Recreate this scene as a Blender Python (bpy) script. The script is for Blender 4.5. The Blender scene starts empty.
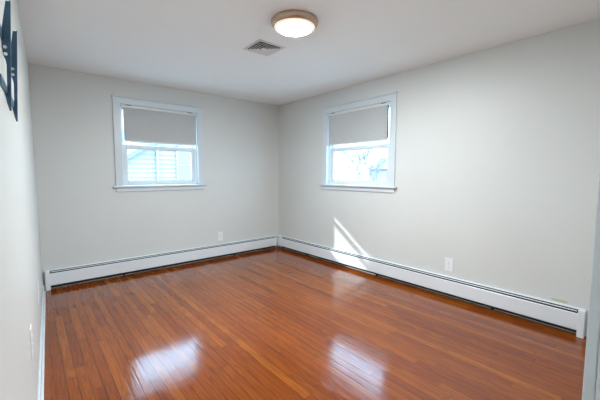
import bpy, bmesh, math, random
from mathutils import Vector, Matrix
random.seed(7)
C = bpy.context.scene.collection
SC = bpy.context.scene

# ------------------------------------------------------------------ camera, sky, sun, exposure
CX, CY, CZ = -3.3017, -4.4643, 1.2841
YAW, PITCH = 0.704, -0.0818
cd = bpy.data.cameras.new('camera')
cd.sensor_width = 36.0
cd.lens = 318.7 / 600 * 36.0
cd.clip_start = 0.02
cam = bpy.data.objects.new('camera', cd); C.objects.link(cam)
cam.location = (CX, CY, CZ)
cam.rotation_euler = (math.pi/2 + PITCH, 0, -YAW)
SC.camera = cam

SKY_STRENGTH = 10.0
SUN_STRENGTH = 3.8
LAMP_STRENGTH = 400.0
HALL_FILL_STRENGTH = 130.0
SC.view_settings.view_transform = 'Standard'
SC.view_settings.look = 'None'
SC.view_settings.gamma = 1
SC.view_settings.exposure = 0.22
SC.view_settings.use_curve_mapping = False

w = bpy.data.worlds.new('sky'); SC.world = w; w.use_nodes = True
bg = w.node_tree.nodes['Background']
bg.inputs[0].default_value = (0.48, 0.73, 1.0, 1); bg.inputs[1].default_value = SKY_STRENGTH

sl = bpy.data.lights.new('sun', 'SUN'); sl.energy = SUN_STRENGTH; sl.angle = math.radians(1.0)
sl.color = (0.96, 0.98, 1.0)
sun = bpy.data.objects.new('sun', sl); C.objects.link(sun)
sun.rotation_euler = Vector((1.44, -1.325, -.98)).to_track_quat('-Z', 'Y').to_euler()
sun.location = (-6, 6, 8)

# ------------------------------------------------------------------ materials
def newmat(name):
    m = bpy.data.materials.new(name); m.use_nodes = True
    nt = m.node_tree; b = nt.nodes['Principled BSDF']
    return m, nt, b
def N(nt, t, **k):
    n = nt.nodes.new(t)
    for a, v in k.items(): setattr(n, a, v)
    return n
def mth(nt, op, a, b=None, c=None):
    n = nt.nodes.new('ShaderNodeMath'); n.operation = op
    for i, v in enumerate((a, b, c)):
        if v is None: continue
        if isinstance(v, (int, float)): n.inputs[i].default_value = v
        else: nt.links.new(v, n.inputs[i])
    return n.outputs[0]
def plain(name, col, rough=.5, metal=0, var=.03, vscale=6, bump=0, bscale=200, spec=.5):
    m, nt, b = newmat(name)
    b.inputs['Roughness'].default_value = rough
    b.inputs['Metallic'].default_value = metal
    b.inputs['Specular IOR Level'].default_value = spec
    tc = N(nt, 'ShaderNodeTexCoord')
    nz = N(nt, 'ShaderNodeTexNoise'); nz.inputs['Scale'].default_value = vscale; nz.inputs['Detail'].default_value = 4
    nt.links.new(tc.outputs['Object'], nz.inputs['Vector'])
    r = N(nt, 'ShaderNodeValToRGB')
    r.color_ramp.elements[0].position = .3; r.color_ramp.elements[1].position = .7
    r.color_ramp.elements[0].color = tuple(c*(1-var) for c in col) + (1,)
    r.color_ramp.elements[1].color = tuple(min(1, c*(1+var)) for c in col) + (1,)
    nt.links.new(nz.outputs['Fac'], r.inputs[0]); nt.links.new(r.outputs[0], b.inputs['Base Color'])
    if bump:
        n2 = N(nt, 'ShaderNodeTexNoise'); n2.inputs['Scale'].default_value = bscale; n2.inputs['Detail'].default_value = 3
        nt.links.new(tc.outputs['Object'], n2.inputs['Vector'])
        bp = N(nt, 'ShaderNodeBump'); bp.inputs['Strength'].default_value = bump; bp.inputs['Distance'].default_value = .002
        nt.links.new(n2.outputs['Fac'], bp.inputs['Height']); nt.links.new(bp.outputs[0], b.inputs['Normal'])
    return m

WALL = (.665, .68, .658)
m_wall = plain('wall_paint', WALL, .45, var=.012, vscale=1.5, bump=.15, bscale=250, spec=.35)
m_wall_r = plain('wall_paint_scuffed', WALL, .45, var=.012, vscale=1.5, bump=.15, bscale=250, spec=.35)
# a small yellow scuff on the paint, just above the heater's far end
nt = m_wall_r.node_tree; b = nt.nodes['Principled BSDF']
tc = N(nt, 'ShaderNodeTexCoord'); sp = N(nt, 'ShaderNodeSeparateXYZ'); nt.links.new(tc.outputs['Object'], sp.inputs[0])
ny = N(nt, 'ShaderNodeTexNoise'); ny.inputs['Scale'].default_value = 60; nt.links.new(tc.outputs['Object'], ny.inputs['Vector'])
dy = mth(nt, 'DIVIDE', mth(nt, 'ADD', sp.outputs[1], 3.90), .065)
dz = mth(nt, 'DIVIDE', mth(nt, 'SUBTRACT', sp.outputs[2], .236), .012)
rr = mth(nt, 'ADD', mth(nt, 'MULTIPLY', dy, dy), mth(nt, 'MULTIPLY', dz, dz))
mask = mth(nt, 'MULTIPLY', mth(nt, 'LESS_THAN', mth(nt, 'ADD', rr, mth(nt, 'MULTIPLY', ny.outputs['Fac'], 1.2)), 1.45), .55)
mx = N(nt, 'ShaderNodeMix', data_type='RGBA')
src = b.inputs['Base Color'].links[0].from_socket
nt.links.new(mask, mx.inputs[0]); nt.links.new(src, mx.inputs[6]); mx.inputs[7].default_value = (.42, .38, .14, 1)
nt.links.new(mx.outputs[2], b.inputs['Base Color'])

m_ceil = plain('ceiling_paint', (.92, .95, .94), .8, var=.01, vscale=1, bump=.1, spec=.2)
m_trim = plain('white_trim_paint', (.64, .70, .73), .35, var=.015, vscale=4)
m_vinyl = plain('white_vinyl', (.68, .73, .75), .3, var=.01)
m_enamel = plain('white_heater_enamel', (.76, .80, .83), .3, var=.02, vscale=3)
m_fin_shade = plain('dark_fin_metal_and_shade', (.035, .045, .05), .5, .5, var=.2, vscale=40)  # also colours the sheet that darkens the heater's inside
m_plastic = plain('white_plastic', (.80, .83, .84), .3, var=.01)
m_dark = plain('dark_slot', (.03, .03, .03), .6)
m_steel = plain('blue_black_steel', (.06, .14, .22), .35, .3, var=.2, vscale=20, bump=.1)
m_bolt = plain('zinc_bolt', (.75, .8, .8), .25, .9, var=.05)
m_rim = plain('brushed_champagne_metal', (.50, .38, .29), .38, .6, var=.05, vscale=30)
m_vent = plain('white_vent_enamel', (.70, .70, .70), .4, var=.01)
m_duct_shade = plain('dark_duct_shade', (.09, .095, .09), .6, .3)  # dark tone stands for the shade inside the duct
m_bead = plain('dark_bead', (.05, .09, .10), .4)
m_rail = plain('shade_rail_white', (.75, .78, .78), .35, var=.01)
m_ground = plain('winter_lawn', (.62, .64, .60), .9, var=.3, vscale=2)
m_bark = plain('pale_bark', (.15, .145, .14), .9, var=.25, vscale=8, bump=.5, bscale=30)
m_roof = plain('asphalt_shingle', (.16, .16, .16), .9, var=.25, vscale=30)
m_side_trim = plain('neighbour_trim', (.26, .26, .26), .6)
m_hedge = plain('evergreen_leaf', (.09, .11, .09), .9, var=.4, vscale=10)
m_brickfar = plain('grey_clapboard', (.2, .2, .2), .8, var=.05)

def fabric():
    m, nt, b = newmat('grey_shade_fabric')
    tc = N(nt, 'ShaderNodeTexCoord')
    nz = N(nt, 'ShaderNodeTexNoise'); nz.inputs['Scale'].default_value = 350; nz.inputs['Detail'].default_value = 2
    nt.links.new(tc.outputs['Object'], nz.inputs['Vector'])
    r = N(nt, 'ShaderNodeValToRGB')
    r.color_ramp.elements[0].color = (.53, .55, .545, 1); r.color_ramp.elements[1].color = (.63, .65, .645, 1)
    nt.links.new(nz.outputs['Fac'], r.inputs[0]); nt.links.new(r.outputs[0], b.inputs['Base Color'])
    b.inputs['Roughness'].default_value = .9
    b.inputs['Specular IOR Level'].default_value = .1
    return m
m_fabric = fabric()

def glass():
    m = bpy.data.materials.new('window_glass'); m.use_nodes = True; nt = m.node_tree
    nt.nodes.remove(nt.nodes['Principled BSDF'])
    t = N(nt, 'ShaderNodeBsdfTransparent'); t.inputs[0].default_value = (.93, .97, .98, 1)
    g = N(nt, 'ShaderNodeBsdfGlossy'); g.inputs['Roughness'].default_value = .02
    f = N(nt, 'ShaderNodeFresnel'); f.inputs[0].default_value = 1.45
    mx = N(nt, 'ShaderNodeMixShader')
    ge = N(nt, 'ShaderNodeNewGeometry')
    nt.links.new(mth(nt, 'MULTIPLY', f.outputs[0], mth(nt, 'SUBTRACT', 1, ge.outputs['Backfacing'])), mx.inputs[0]); nt.links.new(t.outputs[0], mx.inputs[1]); nt.links.new(g.outputs[0], mx.inputs[2])
    nt.links.new(mx.outputs[0], nt.nodes['Material Output'].inputs[0])
    return m
m_glass = glass()

def emitter(name, col, s):
    m, nt, b = newmat(name)
    b.inputs['Base Color'].default_value = (.8, .78, .72, 1)
    b.inputs['Emission Color'].default_value = col + (1,); b.inputs['Emission Strength'].default_value = s
    return m
m_glow = emitter('lit_diffuser', (.90, .97, 1.0), LAMP_STRENGTH)
m_amber = emitter('warm_glowing_edge', (1.0, .74, .45), .7)
m_hall_fill = emitter('added_hall_fill', (.84, .93, 1.0), HALL_FILL_STRENGTH)  # glow of the added fill lamp in the unseen hall

def wood_floor():
    m, nt, b = newmat('red_oak_strip_floor')
    L = nt.links
    tc = N(nt, 'ShaderNodeTexCoord'); s = N(nt, 'ShaderNodeSeparateXYZ'); L.new(tc.outputs['Object'], s.inputs[0])
    X, Y = s.outputs[0], s.outputs[1]
    BW = .057
    u = mth(nt, 'DIVIDE', X, BW); row = mth(nt, 'FLOOR', u); fu = mth(nt, 'FRACT', u)
    wn = N(nt, 'ShaderNodeTexWhiteNoise', noise_dimensions='1D'); L.new(row, wn.inputs['W'])
    v = mth(nt, 'ADD', mth(nt, 'DIVIDE', Y, mth(nt, 'ADD', .75, mth(nt, 'MULTIPLY', wn.outputs['Value'], .5))), mth(nt, 'MULTIPLY', wn.outputs['Value'], 37.7))
    cell = mth(nt, 'FLOOR', v); fv = mth(nt, 'FRACT', v)
    cb = N(nt, 'ShaderNodeCombineXYZ'); L.new(row, cb.inputs[0]); L.new(cell, cb.inputs[1])
    wc = N(nt, 'ShaderNodeTexWhiteNoise', noise_dimensions='3D'); L.new(cb.outputs[0], wc.inputs['Vector'])
    ramp = N(nt, 'ShaderNodeValToRGB'); e = ramp.color_ramp.elements
    e[0].position = 0; e[0].color = (.17, .034, .005, 1)
    e[1].position = 1; e[1].color = (.275, .073, .009, 1)
    k = e.new(.25); k.color = (.205, .045, .006, 1)
    k = e.new(.75); k.color = (.235, .056, .007, 1)
    L.new(wc.outputs['Value'], ramp.inputs[0])
    # grain: noise stretched along each board, offset board by board
    off = mth(nt, 'MULTIPLY', wc.outputs['Value'], 50)
    gv = N(nt, 'ShaderNodeCombineXYZ')
    L.new(mth(nt, 'MULTIPLY', X, 26), gv.inputs[0]); L.new(mth(nt, 'ADD', mth(nt, 'MULTIPLY', Y, 1.5), off), gv.inputs[1]); L.new(off, gv.inputs[2])
    n1 = N(nt, 'ShaderNodeTexNoise'); n1.inputs['Scale'].default_value = 1; n1.inputs['Detail'].default_value = 2; n1.inputs['Distortion'].default_value = .4
    L.new(gv.outputs[0], n1.inputs['Vector'])
    rings = mth(nt, 'SINE', mth(nt, 'MULTIPLY', n1.outputs['Fac'], 42))
    rings = mth(nt, 'MULTIPLY', mth(nt, 'ADD', rings, 1), .5)
    rings = mth(nt, 'POWER', rings, 2)
    fine_v = N(nt, 'ShaderNodeCombineXYZ')
    L.new(mth(nt, 'MULTIPLY', X, 260), fine_v.inputs[0]); L.new(mth(nt, 'ADD', mth(nt, 'MULTIPLY', Y, 9), off), fine_v.inputs[1])
    n2 = N(nt, 'ShaderNodeTexNoise'); n2.inputs['Scale'].default_value = 1; n2.inputs['Detail'].default_value = 3
    L.new(fine_v.outputs[0], n2.inputs['Vector'])
    big = N(nt, 'ShaderNodeTexNoise'); big.inputs['Scale'].default_value = 1.3; L.new(tc.outputs['Object'], big.inputs['Vector'])
    # gaps between strips
    g1 = mth(nt, 'LESS_THAN', mth(nt, 'MINIMUM', fu, mth(nt, 'SUBTRACT', 1, fu)), .03)
    g2 = mth(nt, 'LESS_THAN', fv, .0022)
    gap = mth(nt, 'MAXIMUM', g1, g2)
    shade = mth(nt, 'SUBTRACT', 1.14, mth(nt, 'MULTIPLY', rings, .32))
    shade = mth(nt, 'MULTIPLY', shade, mth(nt, 'ADD', .88, mth(nt, 'MULTIPLY', n2.outputs['Fac'], .24)))
    shade = mth(nt, 'MULTIPLY', shade, mth(nt, 'ADD', .82, mth(nt, 'MULTIPLY', big.outputs['Fac'], .36)))
    shade = mth(nt, 'MULTIPLY', shade, mth(nt, 'SUBTRACT', 1, mth(nt, 'MULTIPLY', gap, mth(nt, 'ADD', .3, mth(nt, 'MULTIPLY', wn.outputs['Value'], .5)))))
    vm = N(nt, 'ShaderNodeVectorMath', operation='SCALE'); L.new(ramp.outputs[0], vm.inputs[0]); L.new(shade, vm.inputs['Scale'])
    L.new(vm.outputs[0], b.inputs['Base Color'])
    b.inputs['Roughness'].default_value = .35
    b.inputs['IOR'].default_value = 1.45
    b.inputs['Specular IOR Level'].default_value = 0
    b.inputs['Coat Weight'].default_value = 1
    b.inputs['Coat IOR'].default_value = 1.5
    b.inputs['Coat Roughness'].default_value = .1
    # surface relief of the varnish over grain and gaps
    h = mth(nt, 'ADD', mth(nt, 'MULTIPLY', rings, -.45), mth(nt, 'MULTIPLY', n2.outputs['Fac'], .25))
    edge = mth(nt, 'MULTIPLY', mth(nt, 'ABSOLUTE', mth(nt, 'SUBTRACT', fu, .5)), 1.0)
    cup = mth(nt, 'MULTIPLY', mth(nt, 'POWER', edge, 4), -8)
    h = mth(nt, 'ADD', h, cup)
    h = mth(nt, 'ADD', h, mth(nt, 'MULTIPLY', wc.outputs['Value'], .3))
    wavy = N(nt, 'ShaderNodeTexNoise'); wavy.inputs['Scale'].default_value = 14; L.new(tc.outputs['Object'], wavy.inputs['Vector'])
    h = mth(nt, 'ADD', h, mth(nt, 'MULTIPLY', wavy.outputs['Fac'], 1.2))
    bp = N(nt, 'ShaderNodeBump'); bp.inputs['Strength'].default_value = .5; bp.inputs['Distance'].default_value = .0006
    L.new(h, bp.inputs['Height']); L.new(bp.outputs[0], b.inputs['Coat Normal'])
    return m
m_floor = wood_floor()

def siding(name, col):
    m, nt, b = newmat(name); L = nt.links
    b.inputs['Roughness'].default_value = .7
    tc = N(nt, 'ShaderNodeTexCoord'); nz = N(nt, 'ShaderNodeTexNoise'); nz.inputs['Scale'].default_value = 3
    L.new(tc.outputs['Object'], nz.inputs['Vector'])
    r = N(nt, 'ShaderNodeValToRGB'); r.color_ramp.elements[0].color = tuple(c*.93 for c in col)+(1,); r.color_ramp.elements[1].color = col+(1,)
    L.new(nz.outputs['Fac'], r.inputs[0]); L.new(r.outputs[0], b.inputs['Base Color'])
    return m
m_siding = siding('pale_lap_siding', (.27, .26, .25))

# ------------------------------------------------------------------ helpers
def bm_box(bm, x0, x1, y0, y1, z0, z1):
    vs = [bm.verts.new((x, y, z)) for x in (x0, x1) for y in (y0, y1) for z in (z0, z1)]
    for f in ((0,1,3,2),(4,6,7,5),(0,4,5,1),(2,3,7,6),(0,2,6,4),(1,5,7,3)):
        bm.faces.new([vs[i] for i in f])
    return vs
def bm_prism(bm, pts, axis, a0, a1):
    """extrude a closed outline; pts are the two other coordinates in x,y,z order."""
    def P(p, a):
        if axis == 0: return (a, p[0], p[1])
        if axis == 1: return (p[0], a, p[1])
        return (p[0], p[1], a)
    v0 = [bm.verts.new(P(p, a0)) for p in pts]; v1 = [bm.verts.new(P(p, a1)) for p in pts]
    n = len(pts)
    for i in range(n): bm.faces.new((v0[i], v0[(i+1) % n], v1[(i+1) % n], v1[i]))
    bm.faces.new(v0); bm.faces.new(v1[::-1])
def bm_lathe(bm, prof, seg=64, cen=(0,0,0)):
    rings = []
    for r, z in prof:
        if r < 1e-6: rings.append([bm.verts.new((cen[0], cen[1], cen[2]+z))])
        else: rings.append([bm.verts.new((cen[0]+r*math.cos(2*math.pi*i/seg), cen[1]+r*math.sin(2*math.pi*i/seg), cen[2]+z)) for i in range(seg)])
    for a, b_ in zip(rings, rings[1:]):
        for i in range(seg):
            j = (i+1) % seg
            if len(a) == 1: bm.faces.new((a[0], b_[j], b_[i]))
            elif len(b_) == 1: bm.faces.new((a[i], a[j], b_[0]))
            else: bm.faces.new((a[i], a[j], b_[j], b_[i]))
def bm_cyl(bm, p0, p1, r0, r1=None, seg=12):
    r1 = r0 if r1 is None else r1
    p0, p1 = Vector(p0), Vector(p1); d = (p1-p0).normalized()
    a = d.orthogonal().normalized(); c = d.cross(a)
    A = [bm.verts.new(p0 + (a*math.cos(2*math.pi*i/seg)+c*math.sin(2*math.pi*i/seg))*r0) for i in range(seg)]
    B = [bm.verts.new(p1 + (a*math.cos(2*math.pi*i/seg)+c*math.sin(2*math.pi*i/seg))*r1) for i in range(seg)]
    for i in range(seg): bm.faces.new((A[i], A[(i+1)%seg], B[(i+1)%seg], B[i]))
    bm.faces.new(A[::-1]); bm.faces.new(B)
def obj(name, bm, mat, parent=None, bevel=0, smooth=False):
    bmesh.ops.recalc_face_normals(bm, faces=bm.faces)
    me = bpy.data.meshes.new(name); bm.to_mesh(me); bm.free()
    me.materials.append(mat)
    if smooth:
        for p in me.polygons: p.use_smooth = True
    o = bpy.data.objects.new(name, me); C.objects.link(o)
    if parent: o.parent = parent
    if bevel:
        mo = o.modifiers.new('bevel', 'BEVEL'); mo.width = bevel; mo.segments = 2; mo.limit_method = 'ANGLE'; mo.angle_limit = math.radians(40)
    return o
def struct(o): o['kind'] = 'structure'; return o
def thing(name, label, cat, loc=(0,0,0), rz=0, group=None):
    o = bpy.data.objects.new(name, None); C.objects.link(o); o.empty_display_size = .1
    o.location = loc; o.rotation_euler = (0, 0, rz); o['label'] = label; o['category'] = cat
    if group: o['group'] = group
    return o
def tag(o, label, cat, group=None):
    o['label'] = label; o['category'] = cat
    if group: o['group'] = group
    return o
NB = bmesh.new
def boxobj(name, dims, mat, parent=None, bevel=0):
    bm = NB()
    if isinstance(dims[0], (int, float)): dims = [dims]
    for d in dims: bm_box(bm, *d)
    return obj(name, bm, mat, parent, bevel)

# ------------------------------------------------------------------ room shell
H = 2.44
YD = -4.39                   # room face of the wall the camera looks through
XL = lambda y: -3.2439 + y*math.tan(.0367)   # left wall surface
T = .15
# openings (casing inner edge): window A along x, window B along y
AX0, AX1, AZ0, AZ1 = -2.405, -1.437, 1.135, 2.14
BY0, BY1 = -1.185, -2.232
struct(boxobj('floor', (-3.9, 0, -6.2, 0, -.1, 0), m_floor))
struct(boxobj('ceiling', (-3.9, T, -6.2, T, H, H+.1), m_ceil))
struct(boxobj('wall_back', [(-3.6, AX0-.03, 0, T, -.1, H), (AX1+.03, T, 0, T, -.1, H), (AX0-.03, AX1+.03, 0, T, -.1, AZ0-.03), (AX0-.03, AX1+.03, 0, T, AZ1+.03, H)], m_wall))
struct(boxobj('wall_right', [(0, T, BY0+.03, 0, -.1, H), (0, T, -6.2, BY1-.03, -.1, H), (0, T, BY1-.03, BY0+.03, -.1, AZ0-.03), (0, T, BY1-.03, BY0+.03, AZ1+.03, H)], m_wall_r))
bm = NB(); bm_prism(bm, [(XL(0), 0), (XL(-6.2), -6.2), (XL(-6.2)-.15, -6.2), (XL(0)-.15, 0)], 2, -.1, H)
struct(obj('wall_left', bm, m_wall))
JX = -2.50
struct(boxobj('wall_front', [(JX+.02, 0, YD-.12, YD, 0, H), (XL(YD)+.001, JX+.02, YD-.12, YD, 2.07, H)], m_wall))
struct(boxobj('wall_hall_back', (-3.9, -.0, -6.2, -6.05, 0, H), m_wall))
struct(boxobj('wall_hall_right', (-1.7, -1.6, -6.05, YD-.12, 0, H), m_wall))

# doorway beside the camera: jamb, stop, casing on the room side
dr = boxobj('door_1', [(JX, JX+.02, YD-.12, YD, 0, 2.05), (XL(YD)+.012, JX, YD-.12, YD, 2.05, 2.07)], m_trim, None, .001); struct(dr)
boxobj('casing', [(JX+.004, JX+.08, YD, YD+.019, 0, 2.055), (XL(YD)+.012, JX+.08, YD, YD+.019, 2.055, 2.13)], m_trim, dr, .003)
boxobj('door_stop', [(JX-.011, JX, YD-.085, YD-.05, 0, 2.05)], m_trim, dr, .002)
boxobj('strike_plate', [(JX-.0015, JX, YD-.045, YD-.012, .95, 1.02)], m_bolt, dr)

# baseboard on the left wall, with a shoe moulding
k = math.tan(.0367)
bm = NB(); y0, y1 = -.10, -4.7
for (d0, d1, z) in ((0, .012, .085), (0, .022, .018)):
    bm_prism(bm, [(XL(y0)+d0, y0), (XL(y1)+d0, y1), (XL(y1)+d1, y1), (XL(y0)+d1, y0)], 2, 0, z)
struct(obj('baseboard_left', bm, m_trim, None, .003))
struct(boxobj('baseboard_front', (JX+.08, -.08, YD, YD+.012, 0, .085), m_trim, None, .002))

# ------------------------------------------------------------------ windows
def window(idx, W_, place, parent_label=None):
    """local: x across (0..W_) seen from the room, y = depth into the wall (positive outwards), z up."""
    z0, z1 = AZ0, AZ1; zm = 1.63
    root = bpy.data.objects.new('window_%d' % idx, None); C.objects.link(root); struct(root)
    root.matrix_world = place; cw = .082
    # casing: two legs and a head with a cap moulding
    bm = NB()
    bm_box(bm, -cw, 0, -.018, 0, z0-.003, z1); bm_box(bm, W_, W_+cw, -.018, 0, z0-.003, z1)
    bm_box(bm, -cw, W_+cw, -.018, 0, z1, z1+.072)
    obj('casing', bm, m_trim, root, .003)
    bm = NB(); bm_prism(bm, [(-.032, z1+.090), (0, z1+.090), (0, z1+.072), (-.020, z1+.072), (-.024, z1+.078), (-.032, z1+.080)], 0, -cw-.008, W_+cw+.008)
    obj('cap_moulding', bm, m_trim, root)
    # jambs
    boxobj('jamb', [(-.03, 0, 0, T, z0-.03, z1+.03), (W_, W_+.03, 0, T, z0-.03, z1+.03), (0, W_, 0, T, z1, z1+.03), (0, W_, .0, T+.03, z0-.03, z0)], m_trim, root)
    # stops beside the lower sash
    boxobj('stop', [(0, .014, .035, .05, z0, z1), (W_-.014, W_, .035, .05, z0, z1)], m_vinyl, root, .002)
    # stool and apron
    boxobj('stool', [(-cw-.035, W_+cw+.035, -.045, 0, z0-.02, z0), (-.0, W_, -.0, .05, z0-.02, z0+.002)], m_trim, root, .004)
    boxobj('apron', [(-cw, W_+cw, -.016, 0, z0-.075, z0-.02)], m_trim, root, .003)
    def sash(name, d0, d1, a, b_, top, bot, st):
        bm = NB(); x0, x1 = .012, W_-.012
        bm_box(bm, x0, x0+st, d0, d1, a, b_); bm_box(bm, x1-st, x1, d0, d1, a, b_)
        bm_box(bm, x0+st, x1-st, d0, d1, b_-top, b_); bm_box(bm, x0+st, x1-st, d0, d1, a, a+bot)
        s = obj(name, bm, m_vinyl, root, .003)
        bm = NB(); i = .009
        bm_box(bm, x0+st, x0+st+i, d0+.008, d1-.008, a+bot, b_-top); bm_box(bm, x1-st-i, x1-st, d0+.008, d1-.008, a+bot, b_-top)
        bm_box(bm, x0+st, x1-st, d0+.008, d1-.008, a+bot, a+bot+i); bm_box(bm, x0+st, x1-st, d0+.008, d1-.008, b_-top-i, b_-top)
        obj('glazing_bead', bm, m_vinyl, s)
        ym = (d0+d1)/2
        boxobj('pane', (x0+st+.001, x1-st-.001, ym-.002, ym+.002, a+bot+.001, b_-top-.001), m_glass, s)
        return s
    s = sash('lower_sash', .052, .082, z0+.003, 1.652, .045, .052, .052)
    boxobj('sash_lock', [(W_/2-.03, W_/2+.03, .056, .078, 1.652, 1.664)], m_vinyl, s, .003)
    sash('upper_sash', .086, .116, 1.612, z1-.002, .04, .04, .024)
    return root

# window in the back wall: local x = world x, local y = world y
MA = Matrix.Translation((AX0, 0, 0))
window(1, AX1-AX0, MA)
# window in the right wall: local x runs to -y, local y to +x
MBm = Matrix.Translation((0, BY0, 0)) @ Matrix.Rotation(-math.pi/2, 4, 'Z')
window(2, BY0-BY1, MBm)

def shade(label, W_, place, gl, gr, chain):
    root = thing('cellular_shade', label, 'window shade', group='raised cellular shades')
    root.matrix_world = place @ Matrix.Translation((0, 0, AZ1))
    x0, x1 = gl, W_-gr
    ztop, zbot = -.034, 1.703-AZ1
    boxobj('headrail', (gl*.3, W_-gr*.3, .002, .034, -.033, -.001), m_rail, root, .004)
    n = 27; h = (ztop-zbot)/n
    front, back = [], []
    for i in range(n):
        za = ztop - i*h
        front += [(.0125, za), (.006, za-h/2)]; back += [(.0215, za), (.028, za-h/2)]
    front.append((.0125, zbot)); back.append((.0215, zbot))
    bm = NB()
    for ch in (front, back):
        A = [bm.verts.new((x0, y, z)) for y, z in ch]; B = [bm.verts.new((x1, y, z)) for y, z in ch]
        for i in range(len(ch)-1): bm.faces.new((A[i], B[i], B[i+1], A[i+1]))
    for i in range(n+1):   # glue lines joining the two faces
        z = ztop - i*h
        vs = [bm.verts.new(p) for p in ((x0, .0125, z), (x1, .0125, z), (x1, .0215, z), (x0, .0215, z))]; bm.faces.new(vs)
    obj('pleated_fabric', bm, m_fabric, root)
    boxobj('bottom_rail', (x0, x1, .002, .030, zbot-.020, zbot), m_rail, root, .004)
    for px in (.1, .5, .9):
        boxobj('mounting_clip', (W_*px-.035, W_*px+.035, -.002, .004, -.010, -.003), m_dark if px != .5 else m_trim, root, .001)
    if chain:
        bm = NB()
        for i in range(26):
            c = Vector((W_-.034, .004, -.045 - i*.0152))
            bmesh.ops.create_icosphere(bm, subdivisions=2, radius=.0082, matrix=Matrix.Translation(c))
        bm_cyl(bm, (W_-.034, .004, -.04), (W_-.034, .004, -.43), .0035)
        obj('bead_chain', bm, m_bead, root)
    return root
shade('grey cellular shade half covering the window left of the room corner', AX1-AX0, MA, .034, .010, False)
shade('grey cellular shade half covering the window right of the corner, with dark bead chain', BY0-BY1, MBm, .012, .052, True)

# ------------------------------------------------------------------ baseboard heaters
def heater(label, length, place, cap0, cap1, corner=False):
    """local: x along the wall (0..length), y = out from the wall (positive into the room), z up."""
    root = thing('baseboard_heater', label, 'heater', group='hot water baseboard heaters'); root.matrix_world = place
    D, Hh = .0709, .2156
    c0 = .045 if cap0 else 0; c1 = .045 if cap1 else 0
    # back panel with its top rolled forward
    bm = NB()
    bm_prism(bm, [(0.001, .008), (.004, .008), (.004, Hh-.004), (.018, Hh-.004), (.024, Hh-.008), (.026, Hh-.005), (.019, Hh), (.001, Hh)], 0, c0, length-c1)
    obj('back_panel', bm, m_enamel, root)
    # front cover with rolled lips
    bm = NB()
    bm_prism(bm, [(D-.004, .056), (D, .056), (D, Hh-.032), (D-.004, Hh-.027), (D-.010, Hh-.027), (D-.010, Hh-.030), (D-.006, Hh-.030), (D-.004, Hh-.036)], 0, c0, length-c1)
    bm_prism(bm, [(D-.016, .060), (D, .056), (D-.004, .052), (D-.018, .056)], 0, c0, length-c1)
    obj('front_cover', bm, m_enamel, root, .001)
    # damper blade lying in the top slot
    bm = NB(); bm_prism(bm, [(.040, Hh-.012), (.046, Hh-.017), (.045, Hh-.019), (.039, Hh-.014)], 0, c0+.01, length-c1-.01)
    obj('damper', bm, m_enamel, root)
    # fin-tube element: copper tube with close fins
    bm = NB(); bm_cyl(bm, (c0+.01, .034, .095), (length-c1-.01, .034, .095), .012)
    x = c0+.04
    while x < length-c1-.04:
        bm_box(bm, x, x+.0006, .009, .060, .068, .122); x += .012
    obj('fin_element', bm, m_fin_shade, root)
    boxobj('dark_shade_sheet', (c0, length-c1, .0045, .006, .010, Hh-.006), m_fin_shade, root)  # dark sheet, paints the shade inside the heater casing
    def cap(a, b_):
        bm = NB(); bm_box(bm, a, b_, .0005, D+.003, 0, Hh+.002)
        obj('end_cap', bm, m_enamel, root, .005)
    if cap0: cap(0, .045)
    if cap1: cap(length-.045, length)
    n = max(1, int(length/1.1))
    for i in range(n):
        xx = length*(i+.5)/n
        bm = NB(); bm_prism(bm, [(.006, .0), (.014, .0), (.014, .05), (D-.014, .05), (D-.014, .060), (.006, .060)], 0, xx-.012, xx+.012)
        obj('bracket', bm, m_fin_shade, root)
    if corner:
        bm = NB()
        bm_box(bm, length-.012, length+.090, .0005, D+.0015, .052, Hh+.002)
        obj('corner_cover', bm, m_enamel, root, .004)
    return root
# back wall: wall is y=0, room towards -y.  local x -> -X?  use x along +X with mirrored y: rotate 180 and run from the corner
LA = 3.2439 - .018 - .095
heater('long white baseboard heater under the left window, on the back wall', LA,
       Matrix.Translation((-.095, 0, 0)) @ Matrix.Rotation(math.pi, 4, 'Z'), False, True)
heater('long white baseboard heater along the right wall under its window, end cap by the doorway', 4.075-.095,
       Matrix.Translation((0, -4.075, 0)) @ Matrix.Rotation(math.pi/2, 4, 'Z'), True, False, True)

# ------------------------------------------------------------------ outlets
def outlet(label, place, w=.082, h=.135):
    root = thing('wall_outlet', label, 'outlet', group='white wall outlets'); root.matrix_world = place
    bm = NB(); bm_box(bm, -w/2, w/2, 0, .006, -h/2, h/2); obj('cover_plate', bm, m_plastic, root, .003)
    for s in (1, -1):
        bm = NB(); bm_prism(bm, [(.017*math.cos(a)*1.0, s*.021 + max(-.0135, min(.0135, .017*math.sin(a)))) for a in [i*math.pi/12 for i in range(24)]], 1, .006, .0085)
        r = obj('socket', bm, m_plastic, root)
        boxobj('slot', [(-.0075, -.0055, .0083, .0089, s*.021-.001, s*.021+.007), (.0055, .0075, .0083, .0089, s*.021-.002, s*.021+.007), (-.002, .002, .0083, .0089, s*.021-.010, s*.021-.006)], m_dark, r)
    bm = NB(); bm_cyl(bm, (0, .006, 0), (0, .0075, 0), .003); obj('screw', bm, m_bolt, root)
    return root
RA = Matrix.Rotation(math.pi, 4, 'Z')
outlet('small white outlet on the back wall near the room corner', Matrix.Translation((-1.115, 0, .333)) @ RA)
outlet('white outlet on the right wall above the heater', Matrix.Translation((0, -2.985, .338)) @ Matrix.Rotation(math.pi/2, 4, 'Z'), .088, .142)
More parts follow.
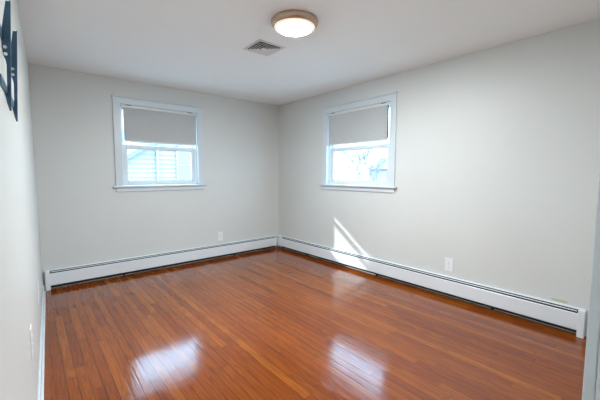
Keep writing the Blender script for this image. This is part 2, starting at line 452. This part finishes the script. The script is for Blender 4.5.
for yy, zz, lb in ((-2.50, .475, 'white outlet on the left wall, the one nearer the camera, seen edge on'), (-1.40, .40, 'white outlet on the left wall, the one nearer the heater, seen edge on')):
    outlet(lb, Matrix.Translation((XL(yy), yy, zz)) @ Matrix.Rotation(-math.pi/2-.0367, 4, 'Z'), .085, .15)

# ------------------------------------------------------------------ ceiling light
LX, LY = -1.70, -2.515
lt = thing('ceiling_light', 'round flush ceiling light with champagne metal rim, lit', 'ceiling light', (LX, LY, H))
bm = NB(); bm_lathe(bm, [(.172, 0), (.177, -.004), (.178, -.012), (.175, -.024), (.166, -.037), (.152, -.048), (.136, -.055), (.131, -.056), (.131, -.046), (.129, -.046), (.129, -.004)], 96)
obj('rim', bm, m_rim, lt, smooth=True)
bm = NB(); bm_lathe(bm, [(.1308, -.054), (.122, -.061), (.09, -.066), (.045, -.068), (0, -.0685)], 96)
obj('diffuser', bm, m_glow, lt, smooth=True)
bm = NB(); bm_lathe(bm, [(.1312, -.0562), (.134, -.0578), (.146, -.0535), (.154, -.0490), (.152, -.0480)], 96)
obj('glowing_edge', bm, m_amber, lt, smooth=True)

hall_fill = thing('ceiling_light', 'added unseen fill light in the hall behind the doorway, shaped as a flush ceiling light', 'ceiling light', (-2.6, -5.25, H))  # added lamp out of view, brightens the room through the doorway
bm = NB(); bm_lathe(bm, [(.168, 0), (.173, -.012), (.168, -.028), (.146, -.055), (.139, -.058), (.136, -.056), (.134, -.004)], 64)
obj('rim', bm, m_rim, hall_fill, smooth=True)
bm = NB(); bm_lathe(bm, [(.1358, -.050), (.125, -.056), (.09, -.060), (.045, -.062), (0, -.0625)], 64)
obj('diffuser', bm, m_hall_fill, hall_fill, smooth=True)

# ------------------------------------------------------------------ ceiling vent
vt = thing('ceiling_vent', 'square white ceiling vent with nested slats beside the ceiling light', 'vent', (-1.585, -1.93, H))
def ring(bm, r0, z0, r1, z1, t=.0012):
    """square sloped blade from half size r0 at z0 to r1 at z1"""
    def sq(r, z): return [bm.verts.new((sx*r, sy*r, z)) for sx, sy in ((-1,-1),(1,-1),(1,1),(-1,1))]
    a, b_, c, d = sq(r0, z0), sq(r1, z1), sq(r1-t, z1+t), sq(r0-t, z0+t)
    for q in ((a, b_), (b_, c), (c, d), (d, a)):
        for i in range(4):
            j = (i+1) % 4; bm.faces.new((q[0][i], q[0][j], q[1][j], q[1][i]))
bm = NB(); ring(bm, .140, -.001, .140, -.003)
for (a0, b0) in ((.113, .140),):
    for (x0, x1, y0, y1) in ((-b0, b0, -b0, -a0), (-b0, b0, a0, b0), (-b0, -a0, -a0, a0), (a0, b0, -a0, a0)):
        bm_box(bm, x0, x1, y0, y1, -.004, -.0005)
obj('frame', bm, m_vent, vt)
boxobj('duct_shade_sheet', (-.113, .113, -.113, .113, -.002, -.0005), m_duct_shade, vt)  # flat sheet on the ceiling, shade of the duct put into its colour
for r in (.110, .086, .062, .038):
    bm = NB(); ring(bm, r-.0095, -.0135, r, -.0145, .0012); ring(bm, r-.021, -.004, r-.0095, -.0135, .0012); obj('slat', bm, m_vent, vt)
boxobj('centre_plate', (-.019, .019, -.019, .019, -.015, -.003), m_vent, vt)

# ------------------------------------------------------------------ TV wall bracket
tv = thing('tv_wall_bracket', 'dark steel TV wall bracket with two upright arms, empty', 'TV bracket', (XL(-2.75), -2.75, 1.70), -.0367)
# local: x out of the wall, y along it (towards the window wall), z up
def bracket_arm(yy):
    a = bpy.data.objects.new('arm', None)
    # side plate outline (x from wall, z)
    outer = [(.019, .190), (.033, .190), (.0237, 0), (.0145, -.190), (.0095, -.190), (.004, -.165), (.0005, -.135), (.0005, -.118), (.005, -.125), (.0065, -.130), (.010, -.03), (.008, -.014), (.002, .004), (.0008, .03), (.0008, .075), (.004, .095)]
    bm = NB(); bm_prism(bm, outer, 1, yy-.0015, yy+.0015)
    arm = obj('arm', bm, m_steel, tv)
    bm = NB(); bm_prism(bm, [(.030, .190), (.033, .190), (.0237, 0), (.0145, -.190), (.012, -.190), (.0205, 0)], 1, yy-.013, yy+.0015)
    obj('front_flange', bm, m_steel, arm)
    for dz in (.018, -.006 + .0):
        bm = NB(); bm_cyl(bm, (.0095, yy-.0015, dz+.012), (.0095, yy-.006, dz+.012), .0058, seg=16)
        obj('bolt', bm, m_bolt, arm)
    return arm
bracket_arm(.15); bracket_arm(-.15)
for zz in (.075, -.115):
    boxobj('wall_rail', (0.0005, .0045, -.30, .20, zz-.018, zz+.018), m_steel, tv, .001)

# ------------------------------------------------------------------ outdoors
GZ = -1.3
struct(boxobj('ground', (-40, 40, -30, 60, GZ-.2, GZ), m_ground))
# neighbour's house seen through the left window
nh = thing('neighbour_house', 'grey-white house with lap siding and a sloping roof edge outside the left window', 'house', (-2.2, 7.5, GZ))
bm = NB()
hx0, hx1 = .9, 9.0; zz = 0; eave = 2.75; SL = .62; ztop = 6.0
def gx(z): return hx0 + max(0, (z-eave)/SL)     # left edge of the gable at height z
while zz < ztop:      # lap boards: each leans out at its foot
    x0, x1 = gx(zz), gx(zz+.155)
    vs = [bm.verts.new(p) for p in ((x0, -.045, zz), (hx1, -.045, zz), (hx1, -.004, zz+.155), (x1, -.004, zz+.155), (x0, 0, zz), (hx1, 0, zz), (hx1, 0, zz+.155), (x1, 0, zz+.155))]
    for f in ((0,1,2,3), (4,7,6,5), (0,4,5,1), (3,2,6,7), (0,3,7,4), (1,5,6,2)): bm.faces.new([vs[i] for i in f])
    zz += .155
obj('siding', bm, m_siding, nh)
bm = NB(); bm_prism(bm, [(hx0, 0), (hx1, 0), (hx1, ztop), (gx(ztop), ztop), (hx0, eave)], 1, .0, 6); obj('body', bm, m_siding, nh)
bm = NB(); bm_prism(bm, [(hx0-.5, eave-.31), (hx0-.5, eave-.16), (gx(ztop)-.0, ztop+.15), (gx(ztop), ztop)], 1, -.3, 6.2); obj('roof', bm, m_roof, nh)
f = boxobj('window', [(3.05, 3.12, -.09, 0, 2.2, 3.6), (3.88, 3.95, -.09, 0, 2.2, 3.6), (3.05, 3.95, -.09, 0, 3.53, 3.6), (3.05, 3.95, -.09, 0, 2.2, 2.27), (3.12, 3.88, -.08, -.04, 2.88, 2.93)], m_side_trim, nh)
boxobj('pane', (3.12, 3.88, -.06, -.045, 2.27, 3.53), m_brickfar, f)
boxobj('downspout', (2.35, 2.42, -.13, -.05, 0, 3.4), m_side_trim, nh)

def tree(label, x, y, h, seed, spread=.5):
    rnd = random.Random(seed); bm = NB()
    def br(p, d, l, r, lev):
        q = p + d*l; bm_cyl(bm, p, q, r, r*.7, 6)
        if lev == 0: return
        for i in range(3 if lev > 1 else 4):
            nd = (d + Vector((rnd.uniform(-1, 1), rnd.uniform(-1, 1), rnd.uniform(-.25, .6)))*spread).normalized()
            br(q - d*l*rnd.uniform(0, .35), nd, l*rnd.uniform(.6, .85), r*.6, lev-1)
    br(Vector((0, 0, -.1)), Vector((rnd.uniform(-.05,.05), 0, 1)).normalized(), h*.3, h*.016, 5)
    o = obj('bare_tree', bm, m_bark); o.location = (x, y, GZ); tag(o, label, 'tree', 'bare trees outside')
    return o
tree('tall bare tree outside the right window, near its middle', 15, 10.6, 6.5, 3)
tree('bare tree outside the right window, towards the left of the glass', 17, 14.2, 6.0, 11)
tree('bare tree outside the right window, towards the right of the glass', 13, 7.6, 5.0, 5)
hb = thing('grey_house', 'pale grey house with a low roof far beyond the right window', 'house', (26, 15, GZ))
boxobj('body', (0, 6, -5, 3, 0, 3.1), m_brickfar, hb)
bm = NB(); bm_prism(bm, [(-.4, 3.1), (6.4, 3.1), (3, 4.6)], 1, -5.3, 3.3); obj('roof', bm, m_roof, hb)
bm = NB()
rnd = random.Random(4)
for i in range(60):
    bmesh.ops.create_icosphere(bm, subdivisions=2, radius=rnd.uniform(.35, .6), matrix=Matrix.Translation((rnd.uniform(-.4, .4), rnd.uniform(-4, 4), rnd.uniform(.3, 1.3))))
for v in bm.verts: v.co += Vector((rnd.uniform(-.06, .06), rnd.uniform(-.06, .06), rnd.uniform(-.06, .06)))
o = obj('hedge', bm, m_hedge); o.location = (21.5, 15, GZ); tag(o, 'low evergreen hedge beyond the right window', 'hedge')
